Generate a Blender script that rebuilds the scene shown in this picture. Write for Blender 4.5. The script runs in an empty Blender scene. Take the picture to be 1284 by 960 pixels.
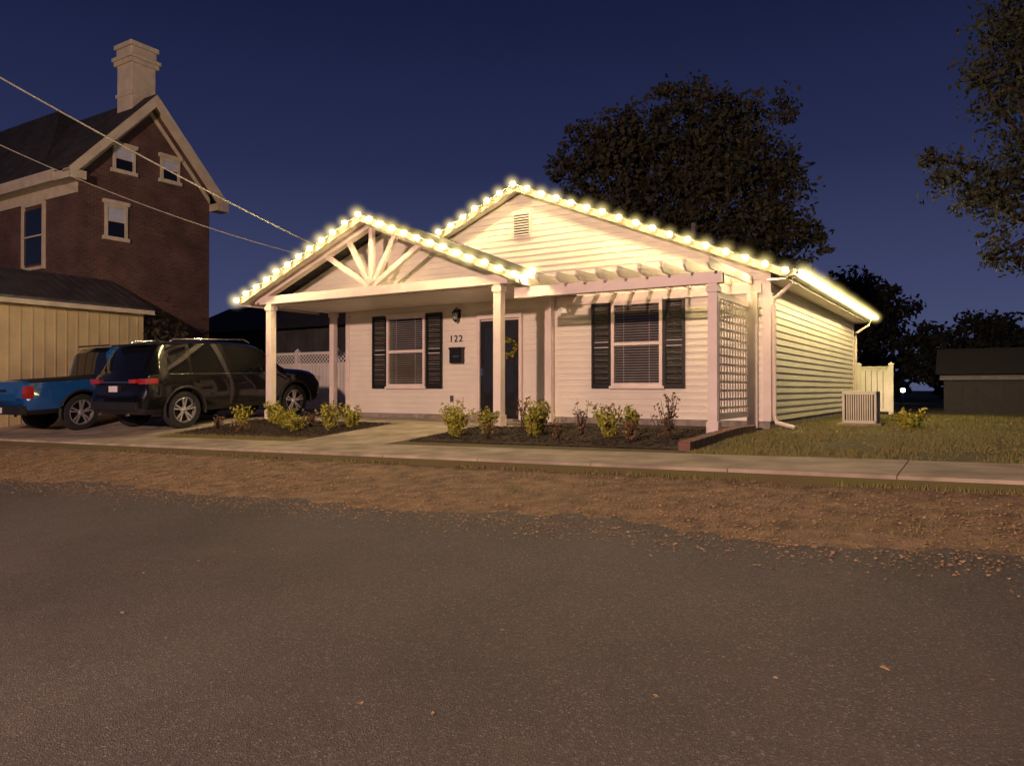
import bpy, bmesh, math, random
from mathutils import Vector, Matrix, noise
random.seed(7)
R=random.random
def U(a,b): return a+(b-a)*random.random()
scene=bpy.context.scene
HALO=True
# ---------------------------------------------------------------- frames
O=Vector((4.52,13.3,0)); CA,SA=0.8464,0.5326
M=Matrix(((CA,SA,0,O.x),(-SA,CA,0,O.y),(0,0,1,0),(0,0,0,1)))   # street frame: a right, b back
MI=M.inverted(); I4=Matrix.Identity(4)

def smoothlerp(x,xs,ys):
    if x<=xs[0]: return ys[0]
    for i in range(len(xs)-1):
        if x<=xs[i+1]:
            f=(x-xs[i])/(xs[i+1]-xs[i]); return ys[i]*(1-f)+ys[i+1]*f
    return ys[-1]
def g(a,b):
    t=max(-8,min(24,-a))
    zB=-.05-.015*(t+3.5); zR=-.43-.024*t
    return smoothlerp(b,[-14.5,-8,-6.13,-6.10,-4.85,-2.4],[zR-.42,zR,zB-.12,zB-.04,zB,0])

# ---------------------------------------------------------------- materials
def nt(m):
    m.use_nodes=True; t=m.node_tree; return t,t.nodes,t.links
def mat(name,col,rough=.6,var=.12,scale=6,bump=0,bscale=None,metal=0,coat=0,detail=6,col2=None,emis=None,es=0,island=False,spec=None,stretch=None):
    m=bpy.data.materials.new(name); t,n,l=nt(m); b=n['Principled BSDF']
    b.inputs['Roughness'].default_value=rough; b.inputs['Metallic'].default_value=metal
    b.inputs['Coat Weight'].default_value=coat; b.inputs['Coat Roughness'].default_value=.04
    if spec is not None: b.inputs['Specular IOR Level'].default_value=spec
    c2=col2 or tuple(max(0,c*(1-var*2)) for c in col)
    c1=col if col2 else tuple(min(1,c*(1+var)) for c in col)
    mix=n.new('ShaderNodeMix'); mix.data_type='RGBA'
    mix.inputs[6].default_value=(*c1,1); mix.inputs[7].default_value=(*c2,1)
    tc=n.new('ShaderNodeTexCoord'); src=tc.outputs['Object']
    if stretch:
        mp=n.new('ShaderNodeMapping'); mp.inputs['Scale'].default_value=stretch; l.new(src,mp.inputs[0]); src=mp.outputs[0]
    no=n.new('ShaderNodeTexNoise'); no.inputs['Scale'].default_value=scale; no.inputs['Detail'].default_value=detail
    l.new(src,no.inputs['Vector'])
    if island:
        ge=n.new('ShaderNodeNewGeometry'); l.new(ge.outputs['Random Per Island'],mix.inputs[0])
    else:
        mr=n.new('ShaderNodeMapRange'); mr.inputs[1].default_value=.32; mr.inputs[2].default_value=.68
        l.new(no.outputs[0],mr.inputs[0]); l.new(mr.outputs[0],mix.inputs[0])
    l.new(mix.outputs[2],b.inputs['Base Color'])
    if bump:
        nb=n.new('ShaderNodeTexNoise'); nb.inputs['Scale'].default_value=bscale or scale*4; nb.inputs['Detail'].default_value=4
        l.new(src,nb.inputs['Vector'])
        bp=n.new('ShaderNodeBump'); bp.inputs['Strength'].default_value=bump; bp.inputs['Distance'].default_value=.02
        l.new(nb.outputs[0],bp.inputs['Height']); l.new(bp.outputs[0],b.inputs['Normal'])
    if emis:
        b.inputs['Emission Color'].default_value=(*emis,1); b.inputs['Emission Strength'].default_value=es
    return m
def brickmat(name,c1,c2,mortar,bw=.21,bh=.075,ms=.012,rough=.85,shift=0):
    m=bpy.data.materials.new(name); t,n,l=nt(m); b=n['Principled BSDF']; b.inputs['Roughness'].default_value=rough
    tc=n.new('ShaderNodeTexCoord'); sp=n.new('ShaderNodeSeparateXYZ'); l.new(tc.outputs['Object'],sp.inputs[0])
    ad=n.new('ShaderNodeMath'); ad.operation='ADD'; l.new(sp.outputs[0],ad.inputs[0]); l.new(sp.outputs[1],ad.inputs[1])
    cb=n.new('ShaderNodeCombineXYZ'); l.new(ad.outputs[0],cb.inputs[0]); l.new(sp.outputs[2],cb.inputs[1])
    br=n.new('ShaderNodeTexBrick'); br.inputs['Scale'].default_value=1; br.inputs['Brick Width'].default_value=bw
    br.inputs['Row Height'].default_value=bh; br.inputs['Mortar Size'].default_value=ms
    br.inputs['Color1'].default_value=(*c1,1); br.inputs['Color2'].default_value=(*c2,1); br.inputs['Mortar'].default_value=(*mortar,1)
    l.new(cb.outputs[0],br.inputs['Vector'])
    no=n.new('ShaderNodeTexNoise'); no.inputs['Scale'].default_value=1.3; no.inputs['Detail'].default_value=8; l.new(tc.outputs['Object'],no.inputs['Vector'])
    mr=n.new('ShaderNodeMapRange'); mr.inputs[1].default_value=.3; mr.inputs[2].default_value=.7; mr.inputs[3].default_value=.6; mr.inputs[4].default_value=1.25
    l.new(no.outputs[0],mr.inputs[0])
    mx=n.new('ShaderNodeMix'); mx.data_type='RGBA'; mx.blend_type='MULTIPLY'; mx.inputs[0].default_value=1
    l.new(br.outputs['Color'],mx.inputs[6]); l.new(mr.outputs[0],mx.inputs[7]); l.new(mx.outputs[2],b.inputs['Base Color'])
    bp=n.new('ShaderNodeBump'); bp.inputs['Strength'].default_value=.6; bp.inputs['Distance'].default_value=.01; bp.invert=True
    l.new(br.outputs['Fac'],bp.inputs['Height']); l.new(bp.outputs[0],b.inputs['Normal'])
    return m

def asphaltmat():
    m=bpy.data.materials.new('asphalt'); t,n,l=nt(m); b=n['Principled BSDF']
    b.inputs['Roughness'].default_value=.8
    tc=n.new('ShaderNodeTexCoord')
    def noi(s,d=4,r=.6):
        x=n.new('ShaderNodeTexNoise'); x.inputs['Scale'].default_value=s; x.inputs['Detail'].default_value=d; x.inputs['Roughness'].default_value=r
        l.new(tc.outputs['Object'],x.inputs['Vector']); return x
    vo=n.new('ShaderNodeTexVoronoi'); vo.inputs['Scale'].default_value=130; l.new(tc.outputs['Object'],vo.inputs['Vector'])
    sp=n.new('ShaderNodeSeparateColor'); l.new(vo.outputs['Color'],sp.inputs[0])
    cr=n.new('ShaderNodeValToRGB'); e=cr.color_ramp.elements
    e[0].position=0; e[0].color=(.053,.050,.047,1); e[1].position=1; e[1].color=(.21,.19,.17,1)
    k=e.new(.75); k.color=(.088,.080,.075,1); k=e.new(.92); k.color=(.125,.113,.104,1)
    l.new(sp.outputs[0],cr.inputs[0])
    no=noi(.45,8); mr=n.new('ShaderNodeMapRange'); mr.inputs[1].default_value=.3; mr.inputs[2].default_value=.7; mr.inputs[3].default_value=.7; mr.inputs[4].default_value=1.25
    l.new(no.outputs[0],mr.inputs[0])
    mx=n.new('ShaderNodeMix'); mx.data_type='RGBA'; mx.blend_type='MULTIPLY'; mx.inputs[0].default_value=1
    l.new(cr.outputs[0],mx.inputs[6]); l.new(mr.outputs[0],mx.inputs[7])
    n2=noi(1.7,8); m2=n.new('ShaderNodeMapRange'); m2.inputs[1].default_value=.50; m2.inputs[2].default_value=.75; m2.inputs[4].default_value=.5
    l.new(n2.outputs[0],m2.inputs[0])
    mb=n.new('ShaderNodeMix'); mb.data_type='RGBA'; mb.inputs[7].default_value=(.12,.099,.083,1)
    l.new(m2.outputs[0],mb.inputs[0]); l.new(mx.outputs[2],mb.inputs[6])
    l.new(mb.outputs[2],b.inputs['Base Color'])
    n3=noi(90,3); bp=n.new('ShaderNodeBump'); bp.inputs['Strength'].default_value=.55; bp.inputs['Distance'].default_value=.008
    ad=n.new('ShaderNodeMath'); l.new(n3.outputs[0],ad.inputs[0]); l.new(vo.outputs['Distance'],ad.inputs[1])
    l.new(ad.outputs[0],bp.inputs['Height']); l.new(bp.outputs[0],b.inputs['Normal'])
    return m

M_asph=asphaltmat()
M_conc=mat('concrete',(.38,.32,.25),.85,.2,2.2,.35,60)
M_mulch=mat('mulch',(.05,.03,.02),.95,.5,25,1,60)
M_ground=mat('soil_and_grass',(.10,.10,.03),.95,scale=1.6,bump=.9,bscale=30,col2=(.10,.075,.035),detail=10)
M_verge=mat('leafy_soil',(.32,.225,.125),.95,scale=5,bump=1,bscale=40,col2=(.13,.095,.055),detail=12)
M_siding=mat('vinyl_siding',(.80,.76,.66),.5,.04,1.2,.08,20)
M_trim=mat('white_trim',(.80,.70,.65),.45,.05,3)
M_fascia=mat('fascia_paint',(.22,.19,.12),.6,.08,3)
M_found=mat('foundation',(.3,.27,.24),.9,.2,5,.3)
M_shing=brickmat('roof_shingles',(.05,.047,.045),(.03,.028,.028),(.012,.012,.012),.3,.14,.01,.9)
M_black=mat('black_shutter',(.014,.014,.016),.4,.2,5)
M_dark=mat('dark_void',(.006,.006,.007),.6,.1)
M_blind=mat('window_blind',(.42,.38,.31),.6,.1,3)
M_glass=bpy.data.materials.new('window_glass'); t_,n_,l_=nt(M_glass)
b_=n_['Principled BSDF']; n_.remove(b_)
tr=n_.new('ShaderNodeBsdfTransparent'); gl=n_.new('ShaderNodeBsdfGlossy'); gl.inputs['Roughness'].default_value=.03
fr=n_.new('ShaderNodeFresnel'); fr.inputs[0].default_value=1.6; ms=n_.new('ShaderNodeMixShader')
l_.new(fr.outputs[0],ms.inputs[0]); l_.new(tr.outputs[0],ms.inputs[1]); l_.new(gl.outputs[0],ms.inputs[2])
l_.new(ms.outputs[0],n_['Material Output'].inputs['Surface'])
M_brick=brickmat('red_brick',(.135,.058,.042),(.085,.038,.029),(.12,.095,.085))
M_edge=brickmat('edging_brick',(.24,.10,.075),(.17,.07,.05),(.16,.12,.10),.2,.07)
M_cream=mat('cream_paint',(.58,.53,.40),.6,.08,3)
M_yell=mat('yellow_siding',(.54,.45,.25),.6,.08,1.5)
M_metal=mat('metal_roof',(.10,.10,.11),.45,.2,2,metal=.5)
M_grayw=mat('grey_cladding',(.08,.08,.08),.8,.2,1)
M_vinylf=mat('vinyl_fence_white',(.80,.77,.70),.5,.06,2)
M_bark=mat('bark',(.07,.05,.035),.95,.3,8,.8,20,stretch=(1,1,.25))
M_leafd=mat('tree_leaves',(.066,.056,.024),.75,col2=(.024,.027,.014),island=True)
M_leafd2=mat('distant_leaves',(.030,.031,.016),.8,col2=(.014,.017,.009),island=True)
M_shrub=mat('golden_shrub_leaves',(.46,.38,.04),.6,col2=(.18,.22,.03),island=True)
M_shrub2=mat('red_shrub_leaves',(.22,.10,.06),.7,col2=(.10,.09,.03),island=True)
M_grass=mat('grass_blades',(.17,.20,.045),.75,col2=(.24,.18,.065),island=True)
M_fall=mat('fallen_leaf',(.48,.33,.18),.8,col2=(.23,.14,.07),island=True)
M_tyre=mat('tyre_rubber',(.02,.02,.02),.85,.2,20)
M_rim=mat('alloy_rim',(.6,.6,.62),.35,.05,metal=.7)
M_plast=mat('black_plastic',(.015,.015,.016),.55,.1)
M_cblk=mat('black_car_paint',(.004,.004,.005),.3,.1,coat=1,spec=.15)
M_cblu=mat('blue_car_paint',(.010,.085,.28),.3,.05,coat=1)
M_cgl=mat('car_glass',(.006,.007,.008),.03,.05,spec=.7)
M_tail=mat('tail_lamp',(.35,.02,.015),.2,.1,coat=1)
M_plate=mat('licence_plate',(.75,.75,.78),.4,.05)
M_chrome=mat('chrome',(.7,.7,.7),.15,.02,metal=1)
M_bulb=mat('bulb_glow',(1,.9,.6),.4,.0,emis=(1,.76,.34),es=430)
M_wire=mat('cable',(.35,.34,.30),.6,.1)
M_lampw=mat('lamp_shade',(.8,.75,.65),.5,.05,emis=(1,.7,.45),es=.35)
M_lampg=mat('lantern_glass',(.35,.40,.36),.1,.05)
M_lit=mat('lit_pane',(.4,.4,.4),.3,.05,emis=(.6,.7,1),es=.05)
M_ac=mat('ac_paint',(.62,.58,.48),.5,.06)
M_far=mat('distant_lamp_glass',(.8,.8,.8),.4,0,emis=(.8,.9,1),es=9)

def halomat():  # glowing volume that imitates camera glare around a bulb
    m=bpy.data.materials.new('glare_halo'); t,n,l=nt(m); n.remove(n['Principled BSDF'])
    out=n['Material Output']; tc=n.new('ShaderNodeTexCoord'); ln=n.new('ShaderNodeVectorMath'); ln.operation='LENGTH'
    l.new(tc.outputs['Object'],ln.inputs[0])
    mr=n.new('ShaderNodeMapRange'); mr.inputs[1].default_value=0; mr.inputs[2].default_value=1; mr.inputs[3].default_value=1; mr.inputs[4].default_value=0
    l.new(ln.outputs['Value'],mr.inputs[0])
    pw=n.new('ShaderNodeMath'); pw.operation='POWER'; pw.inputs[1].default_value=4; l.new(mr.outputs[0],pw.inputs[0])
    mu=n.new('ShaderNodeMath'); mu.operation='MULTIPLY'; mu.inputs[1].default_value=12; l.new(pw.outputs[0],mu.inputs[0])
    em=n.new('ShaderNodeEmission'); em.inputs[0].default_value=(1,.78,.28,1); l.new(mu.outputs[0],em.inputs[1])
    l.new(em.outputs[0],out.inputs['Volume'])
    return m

# ---------------------------------------------------------------- builder
def empty(name,loc,frame=M):
    e=bpy.data.objects.new(name,None); scene.collection.objects.link(e); e.empty_display_size=.3
    e.matrix_world=frame@Matrix.Translation(Vector(loc)); e['loc']=list(loc); return e
def attach(o,parent,frame=M):
    if parent is None: o.matrix_world=frame
    else:
        o.parent=parent; o.matrix_parent_inverse=Matrix.Translation(-Vector(list(parent['loc'])))
class MB:
    def __init__(s,xf=None): s.v=[];s.f=[];s.m=[];s.mats=[];s.xf=xf
    def mi(s,m):
        if m not in s.mats: s.mats.append(m)
        return s.mats.index(m)
    def add(s,vs,fs,m):
        k=len(s.v); i=s.mi(m)
        s.v+= [tuple(s.xf(p)) if s.xf else tuple(p) for p in vs]
        s.f+=[tuple(k+j for j in f) for f in fs]; s.m+=[i]*len(fs)
    def box(s,a0,a1,b0,b1,z0,z1,m):
        a0,a1=min(a0,a1),max(a0,a1);b0,b1=min(b0,b1),max(b0,b1);z0,z1=min(z0,z1),max(z0,z1)
        s.add([(a0,b0,z0),(a1,b0,z0),(a1,b1,z0),(a0,b1,z0),(a0,b0,z1),(a1,b0,z1),(a1,b1,z1),(a0,b1,z1)],
          [(0,3,2,1),(4,5,6,7),(0,1,5,4),(1,2,6,5),(2,3,7,6),(3,0,4,7)],m)
    def prism(s,pts,d,m):
        n=len(pts); d=Vector(d); a=[Vector(p) for p in pts]; b=[p+d for p in a]
        s.add(a+b,[tuple(range(n))[::-1],tuple(range(n,2*n))]+[(i,(i+1)%n,n+(i+1)%n,n+i) for i in range(n)],m)
    def beam(s,p0,p1,w,h,m,up=(0,0,1)):
        p0=Vector(p0);p1=Vector(p1);d=(p1-p0).normalized();up=Vector(up)
        x=d.cross(up)
        if x.length<1e-4: x=d.cross(Vector((0,1,0)))
        x.normalize(); y=x.cross(d).normalized()
        q=[x*w/2*i+y*h/2*j for i,j in((-1,-1),(1,-1),(1,1),(-1,1))]
        s.add([p0+k for k in q]+[p1+k for k in q],[(0,1,2,3),(7,6,5,4),(0,4,5,1),(1,5,6,2),(2,6,7,3),(3,7,4,0)],m)
    def tube(s,pts,rs,m,n=8):
        pts=[Vector(p) for p in pts]; rings=[];
        if not hasattr(rs,'__len__'): rs=[rs]*len(pts)
        for i,p in enumerate(pts):
            d=(pts[min(i+1,len(pts)-1)]-pts[max(i-1,0)]).normalized()
            x=d.cross(Vector((0,0,1)) if abs(d.z)<.9 else Vector((1,0,0))).normalized(); y=d.cross(x)
            rings+= [p+(x*math.cos(2*math.pi*k/n)+y*math.sin(2*math.pi*k/n))*rs[i] for k in range(n)]
        fs=[]
        for i in range(len(pts)-1):
            for k in range(n):
                fs.append((i*n+k,i*n+(k+1)%n,(i+1)*n+(k+1)%n,(i+1)*n+k))
        fs.append(tuple(range(n))[::-1]); fs.append(tuple(range((len(pts)-1)*n,len(pts)*n)))
        s.add(rings,fs,m)
    def lathe(s,c,axis,prof,m,n=24):
        c=Vector(c);ax=Vector(axis).normalized()
        x=ax.cross(Vector((0,0,1)) if abs(ax.z)<.9 else Vector((1,0,0))).normalized(); y=ax.cross(x)
        vs=[];k=len(prof)
        for j in range(n):
            th=2*math.pi*j/n; e=x*math.cos(th)+y*math.sin(th)
            vs+=[c+ax*o+e*r for r,o in prof]
        fs=[(j*k+i,j*k+i+1,((j+1)%n)*k+i+1,((j+1)%n)*k+i) for j in range(n) for i in range(k-1)]
        s.add(vs,fs,m)
    def sphere(s,c,r,m,n=10,k=6,sc=(1,1,1)):
        prof=[(max(1e-4,r*math.sin(math.pi*i/k))*sc[0],-r*math.cos(math.pi*i/k)*sc[2]) for i in range(k+1)]
        s.lathe(c,(0,0,1),prof,m,n)
    def obj(s,name,parent=None,frame=M,smooth=None,bevel=0):
        me=bpy.data.meshes.new(name); me.from_pydata(s.v,[],s.f)
        for m in s.mats: me.materials.append(m)
        me.polygons.foreach_set('material_index',s.m)
        bm=bmesh.new(); bm.from_mesh(me)
        if len(bm.faces)<20000: bmesh.ops.recalc_face_normals(bm,faces=bm.faces)
        bm.to_mesh(me); bm.free()
        if smooth is not None:
            me.polygons.foreach_set('use_smooth',[True]*len(me.polygons)); me.set_sharp_from_angle(angle=math.radians(smooth))
        o=bpy.data.objects.new(name,me); scene.collection.objects.link(o); attach(o,parent,frame)
        if bevel:
            bv=o.modifiers.new('b','BEVEL'); bv.width=bevel; bv.segments=2; bv.limit_method='ANGLE'; bv.angle_limit=math.radians(40)
        return o

# ---------------------------------------------------------------- ground sheets
def frange(a,b,s):
    n=max(1,int(round((b-a)/s))); return [a+(b-a)*i/n for i in range(n+1)]
def sheet(name,As,Bs,dz,m,skirt=0,bf=None,parent=None):
    mb=MB(); na=len(As); vs=[]
    for j,b in enumerate(Bs):
        for a in As:
            bb=b+(bf(a,j) if bf else 0); vs.append((a,bb,g(a,bb)+dz))
    fs=[(j*na+i,j*na+i+1,(j+1)*na+i+1,(j+1)*na+i) for j in range(len(Bs)-1) for i in range(na-1)]
    mb.add(vs,fs,m)
    if skirt:
        loop=list(range(na))+[j*na+na-1 for j in range(1,len(Bs))]+[(len(Bs)-1)*na+i for i in range(na-2,-1,-1)]+[j*na for j in range(len(Bs)-2,0,-1)]
        vv=[vs[i] for i in loop]; lo=[(p[0],p[1],p[2]-skirt) for p in vv]; n=len(vv)
        mb.add(vv+lo,[(i,n+i,n+(i+1)%n,(i+1)%n) for i in range(n)],m)
    return mb.obj(name,parent)
Acols=[-400,-150,-70,-40]+frange(-28,16,.5)+[30,60,150,400]
Brow=[-400,-150,-60,-30,-20,-17]+frange(-16,-8,.5)+[-7.5,-7,-6.5,-6.13,-6.10,-5.5,-4.85,-4.4,-3.9,-3.4,-2.9,-2.4,0,3,6,10,20,50,150,400]
gr=sheet('ground',Acols,Brow,0,M_ground)
def edge(a,j):
    if j==len(RB)-1: return .33*noise.noise(Vector((a*.7,1.3,0)))+.16*noise.noise(Vector((a*3.1,5,0)))+.08*noise.noise(Vector((a*9.1,9,0)))
    return 0
RB=frange(-16.5,-8,.5)
RA=[-150,-70,-40]+frange(-28,16,.125)+[30,60,150]
sheet('road',RA,RB,.010,M_asph,bf=edge)
sheet('verge',[-150,-70,-40]+frange(-28,16,.5)+[30,60,150],[-8.5,-8.0,-7.5,-7,-6.5,-6.14],.004,M_verge)
mbs=MB(); 
a=-40.0
while a<16:
    a1=a+1.52
    A=[a+.004,a+.5,a+1.0,a1-.004]; B=[-6.10,-5.5,-4.87]
    jz=U(-.003,.003)
    vs=[(x,y,g(x,y)+.035+jz) for y in B for x in A]; na=4
    mbs.add(vs,[(j*na+i,j*na+i+1,(j+1)*na+i+1,(j+1)*na+i) for j in range(2) for i in range(3)],M_conc)
    lp=[0,1,2,3,7,11,10,9,8,4]; vv=[vs[i] for i in lp]; n=len(vv)
    mbs.add(vv+[(p[0],p[1],p[2]-.14) for p in vv],[(i,n+i,n+(i+1)%n,(i+1)%n) for i in range(n)],M_conc)
    a=a1
mbs.obj('sidewalk')
sheet('driveway',frange(-17.8,-10.75,.5),[-4.84,-4.4,-3.9,-3.4,-2.9,-2.4,0,3,8],.03,M_conc,.08)
sheet('front_walk',frange(-6.6,-4.6,.5),[-4.84,-4.4,-3.9,-3.4,-2.9,-2.4,-2.21],.03,M_conc,.08)
sheet('mulch_bed',frange(-10.7,-6.63,.4),[-4.3,-3.9,-3.4,-2.9,-2.4,-2.22],.022,M_mulch,.06)
sheet('mulch_bed.001',frange(-4.57,-.12,.4),[-4.3,-3.9,-3.4,-2.9,-2.4,0.0],.022,M_mulch,.06)
sheet('lawn_strip',frange(-10.7,-6.63,.4),[-4.84,-4.32],.006,M_ground)
mb=MB()
for (x0,x1,y0,y1,n) in((-10.7,-6.65,-4.28,-2.25,2600),(-4.55,-.15,-4.28,-1.2,3600)):
    for i in range(n):
        a,b=U(x0,x1),U(y0,y1); z=g(a,b)+.024; th=U(0,3.14); L=U(.015,.05); c,s=math.cos(th)*L,math.sin(th)*L; w=.25
        mb.add([(a-c,b-s,z),(a+s*w,b-c*w,z+U(0,.02)),(a+c,b+s,z+U(0,.03)),(a-s*w,b+c*w,z+U(0,.02))],[(0,1,2,3)],M_mulch)
mb.obj('mulch_chips')
mb=MB()
b=-4.35
while b<-1.2:
    mb.box(-.10,.06,b,b+.2,g(0,b)-.05,g(0,b)+.12,M_edge); b+=.215
mb.obj('brick_edging',bevel=.008)

# ---------------------------------------------------------------- house
house=empty('siding_house',(-5,4,0))
W=10.14; PK=-5.07; ZP=5.0; SL=.41
def siding(mb,P,s0,s1,z0,z1,m,h=.125):
    z=z0
    while z<z1-1e-3:
        zt=min(z+h,z1)
        a0,a1,b0,b1=s0(z),s1(z),s0(zt),s1(zt)
        if a1-a0<.02: break
        if b1<b0: b0=b1=(b0+b1)/2
        mb.add([P(a0,z,.024),P(a1,z,.024),P(b1,zt,.006),P(b0,zt,.006)],[(0,1,2,3)],m)
        mb.add([P(a0,z,.0),P(a1,z,.0),P(a1,z,.024),P(a0,z,.024)],[(0,1,2,3)],m)
        z=zt
mb=MB()
FR=lambda s,z,o:(s,-o,z)
siding(mb,FR,lambda z:-W,lambda z:0,.14,2.765,M_siding)
lim=lambda z:(ZP-.13-z)/SL
siding(mb,FR,lambda z:PK-min(lim(z),5.07),lambda z:PK+min(lim(z),5.07),2.765,ZP-.13,M_siding)
SD=lambda s,z,o:(o,s,z)
siding(mb,SD,lambda z:0,lambda z:9.67,.14,2.765,M_siding)
mb.prism([(-W,0.001,0),(-.001,0.001,0),(-.001,.001,2.78),(PK,.001,ZP-.15),(-W,.001,2.78)],(0,9.66,0),M_siding)
mb.obj('walls',house)
mb=MB(); mb.box(-W-.01,.012,-.012,9.68,-.3,.14,M_found); mb.obj('foundation',house)
mb=MB()
mb.box(-.10,.03,-.034,-.001,.14,2.74,M_trim); mb.box(.001,.034,-.03,.10,.14,2.74,M_trim)
mb.box(-W-.03,-W+.1,-.034,-.001,.14,2.74,M_trim); mb.box(.001,.034,9.58,9.69,.14,2.74,M_trim)
mb.obj('corner_boards',house)
def roofslab(mb,a0,z0,a1,z1,b0,b1,th,m): 
    mb.prism([(a0,b0,z0),(a1,b0,z1),(a1,b0,z1-th),(a0,b0,z0-th)],(0,b1-b0,0),m)
mb=MB(); ov=.38
zE=ZP-SL*(5.07+ov)
roofslab(mb,PK,ZP,ov,zE,-.30,9.97,.06,M_shing); roofslab(mb,PK,ZP,-W-ov,zE,-.30,9.97,.06,M_shing)
mb.obj('roof',house)
mb=MB()
for sgn,ae in((1,ov),(-1,-W-ov)):
    mb.prism([(PK,-.325,ZP-.03),(ae,-.325,zE-.03),(ae,-.325,zE-.17),(PK,-.325,ZP-.17)],(0,.024,0),M_fascia)
    mb.prism([(PK,-.30,ZP-.064),(ae,-.30,zE-.064),(ae,-.30,zE-.1),(PK,-.30,ZP-.1)],(0,.30,0),M_trim)
mb.box(ov-.03,ov-.005,-.29,9.97,zE-.2,zE-.063,M_fascia)
mb.box(.03,ov-.035,-.29,9.96,zE-.19,zE-.165,M_trim)
mb.obj('fascia_and_soffit',house)
mb=MB()
mb.prism([(ov,-.32,zE-.03),(ov+.12,-.32,zE-.03),(ov+.11,-.32,zE-.13),(ov+.03,-.32,zE-.15),(ov,-.32,zE-.15)],(0,10.3,0),M_fascia)
mb.tube([(ov+.05,-.15,zE-.14),(ov+.03,-.12,zE-.25),(.10,-.02,zE-.48),(.08,.02,zE-.6),(.08,.02,.25),(.12,.0,.12),(.45,-.1,.04)],.038,M_trim,8)
mb.tube([(ov+.05,9.75,zE-.14),(ov+.03,9.75,zE-.25),(.10,9.6,zE-.48),(.08,9.6,zE-.6),(.08,9.6,.15)],.038,M_trim,8)
mb.obj('gutter_and_downspouts',house,smooth=40)
mb=MB(); va,vz=-5.07,4.17
mb.box(va-.23,va+.23,-.06,-.026,vz-.29,vz+.29,M_trim)
mb.box(va-.18,va+.18,-.064,-.0605,vz-.24,vz+.24,M_dark)
for i in range(9):
    z=vz-.22+i*.055; mb.beam((va-.18,-.075,z),(va+.18,-.075,z),.035,.012,M_trim,up=(0,-.7,.7))
mb.obj('gable_vent',house)
mb=MB(); mb.tube([(-1.7,1.0,3.4),(-1.7,1.0,4.0)],.05,M_grayw); mb.obj('vent_pipe',house)
def window(name,a0,a1,z0,z1,sh):
    mb=MB(); f=.06
    mb.box(a0,a1,-.030,-.026,z0,z1,M_dark)
    n=int((z1-z0-.1)/.05)
    for i in range(n):
        z=z0+.07+i*.05
        mb.beam((a0+.06,-.040,z),(a1-.06,-.040,z),.038,.004,M_blind,up=(0,-.5,.86))
    for c in(.25,.75): mb.box(a0+(a1-a0)*c-.006,a0+(a1-a0)*c+.006,-.0625,-.061,z0+.05,z1-.05,M_blind)
    mb.box(a0,a0+f,-.085,-.025,z0,z1,M_trim);mb.box(a1-f,a1,-.085,-.025,z0,z1,M_trim)
    mb.box(a0+f,a1-f,-.085,-.025,z1-f,z1,M_trim);mb.box(a0+f,a1-f,-.085,-.025,z0,z0+f,M_trim)
    zm=(z0+z1)/2; mb.box(a0+f,a1-f,-.083,-.066,zm-.03,zm+.03,M_trim)
    mb.box(a0-.04,a1+.04,-.10,-.086,z0-.05,z0+.004,M_trim)
    mb.box(a0-.02,a1+.02,-.095,-.086,z1-.002,z1+.06,M_trim)
    mb.add([(a0+f,-.065,z0+f),(a1-f,-.065,z0+f),(a1-f,-.065,z1-f),(a0+f,-.065,z1-f)],[(0,1,2,3)],M_glass)
    mb.obj(name,house)
    mb=MB()
    for s0,s1 in((a0-sh-.015,a0-.015),(a1+.015,a1+sh+.015)):
        for x0,x1 in((s0,s0+.05),(s1-.05,s1)): mb.box(x0,x1,-.065,-.026,z0-.04,z1+.04,M_black)
        for q0,q1 in((z0-.04,z0+.04),(zm-.04,zm+.04),(z1-.04,z1+.04)): mb.box(s0+.05,s1-.05,-.064,-.026,q0,q1,M_black)
        z=z0+.06
        while z<z1-.04:
            if abs(z-zm)>.055: mb.beam((s0+.05,-.045,z),(s1-.05,-.045,z),.035,.006,M_black,up=(0,-.7,.7))
            z+=.04
    mb.obj(name+'_shutters',house)
window('front_window',-8.80,-7.65,.76,2.40,.46)
window('living_room_window',-3.0,-1.95,.76,2.40,.42)
mb=MB()
d0,d1=-6.12,-5.12
mb.box(d0,d1,-.05,-.026,.08,2.18,M_dark)
mb.box(d0-.07,d0,-.09,-.025,.05,2.22,M_trim);mb.box(d1,d1+.07,-.09,-.025,.05,2.22,M_trim);mb.box(d0-.07,d1+.07,-.092,-.025,2.22,2.32,M_trim)
mb.box(d0+.02,d1-.02,-.070,-.052,.1,2.16,M_black)
mb.box(d0+.14,d1-.14,-.076,-.0705,.35,2.02,M_dark)
mb.add([(d0+.12,-.079,.3),(d1-.12,-.079,.3),(d1-.12,-.079,2.05),(d0+.12,-.079,2.05)],[(0,1,2,3)],M_glass)
mb.box(d0+.05,d0+.09,-.13,-.07,1.0,1.16,M_chrome)
mb.box(d0,d1,-.3,-.02,.02,.075,M_found)
mb.obj('front_door',house)
mb=MB()
for i in range(240):
    th=U(0,2*math.pi); r=.17+U(-.05,.05); c=Vector((-5.36+r*math.cos(th),-.11+U(-.03,.03),1.58+r*math.sin(th)))
    d=Vector((U(-1,1),U(-1,1),U(-1,1))).normalized()*.035; e=d.cross(Vector((U(-1,1),U(-1,1),U(-1,1)))).normalized()*.02
    mb.add([c-d,c+e,c+d,c-e],[(0,1,2,3)],M_shrub if R()<.6 else M_leafd)
mb.obj('door_wreath',house)
mb=MB()
la=-6.72
mb.box(la-.05,la+.05,-.045,-.026,2.28,2.48,M_black)
mb.tube([(la,-.04,2.45),(la,-.10,2.52),(la,-.16,2.47)],.010,M_black,6)
mb.lathe((la,-.16,2.22),(0,0,1),[(.001,-.05),(.045,0),(.058,.015),(.04,.02)],M_black,8)
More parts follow.
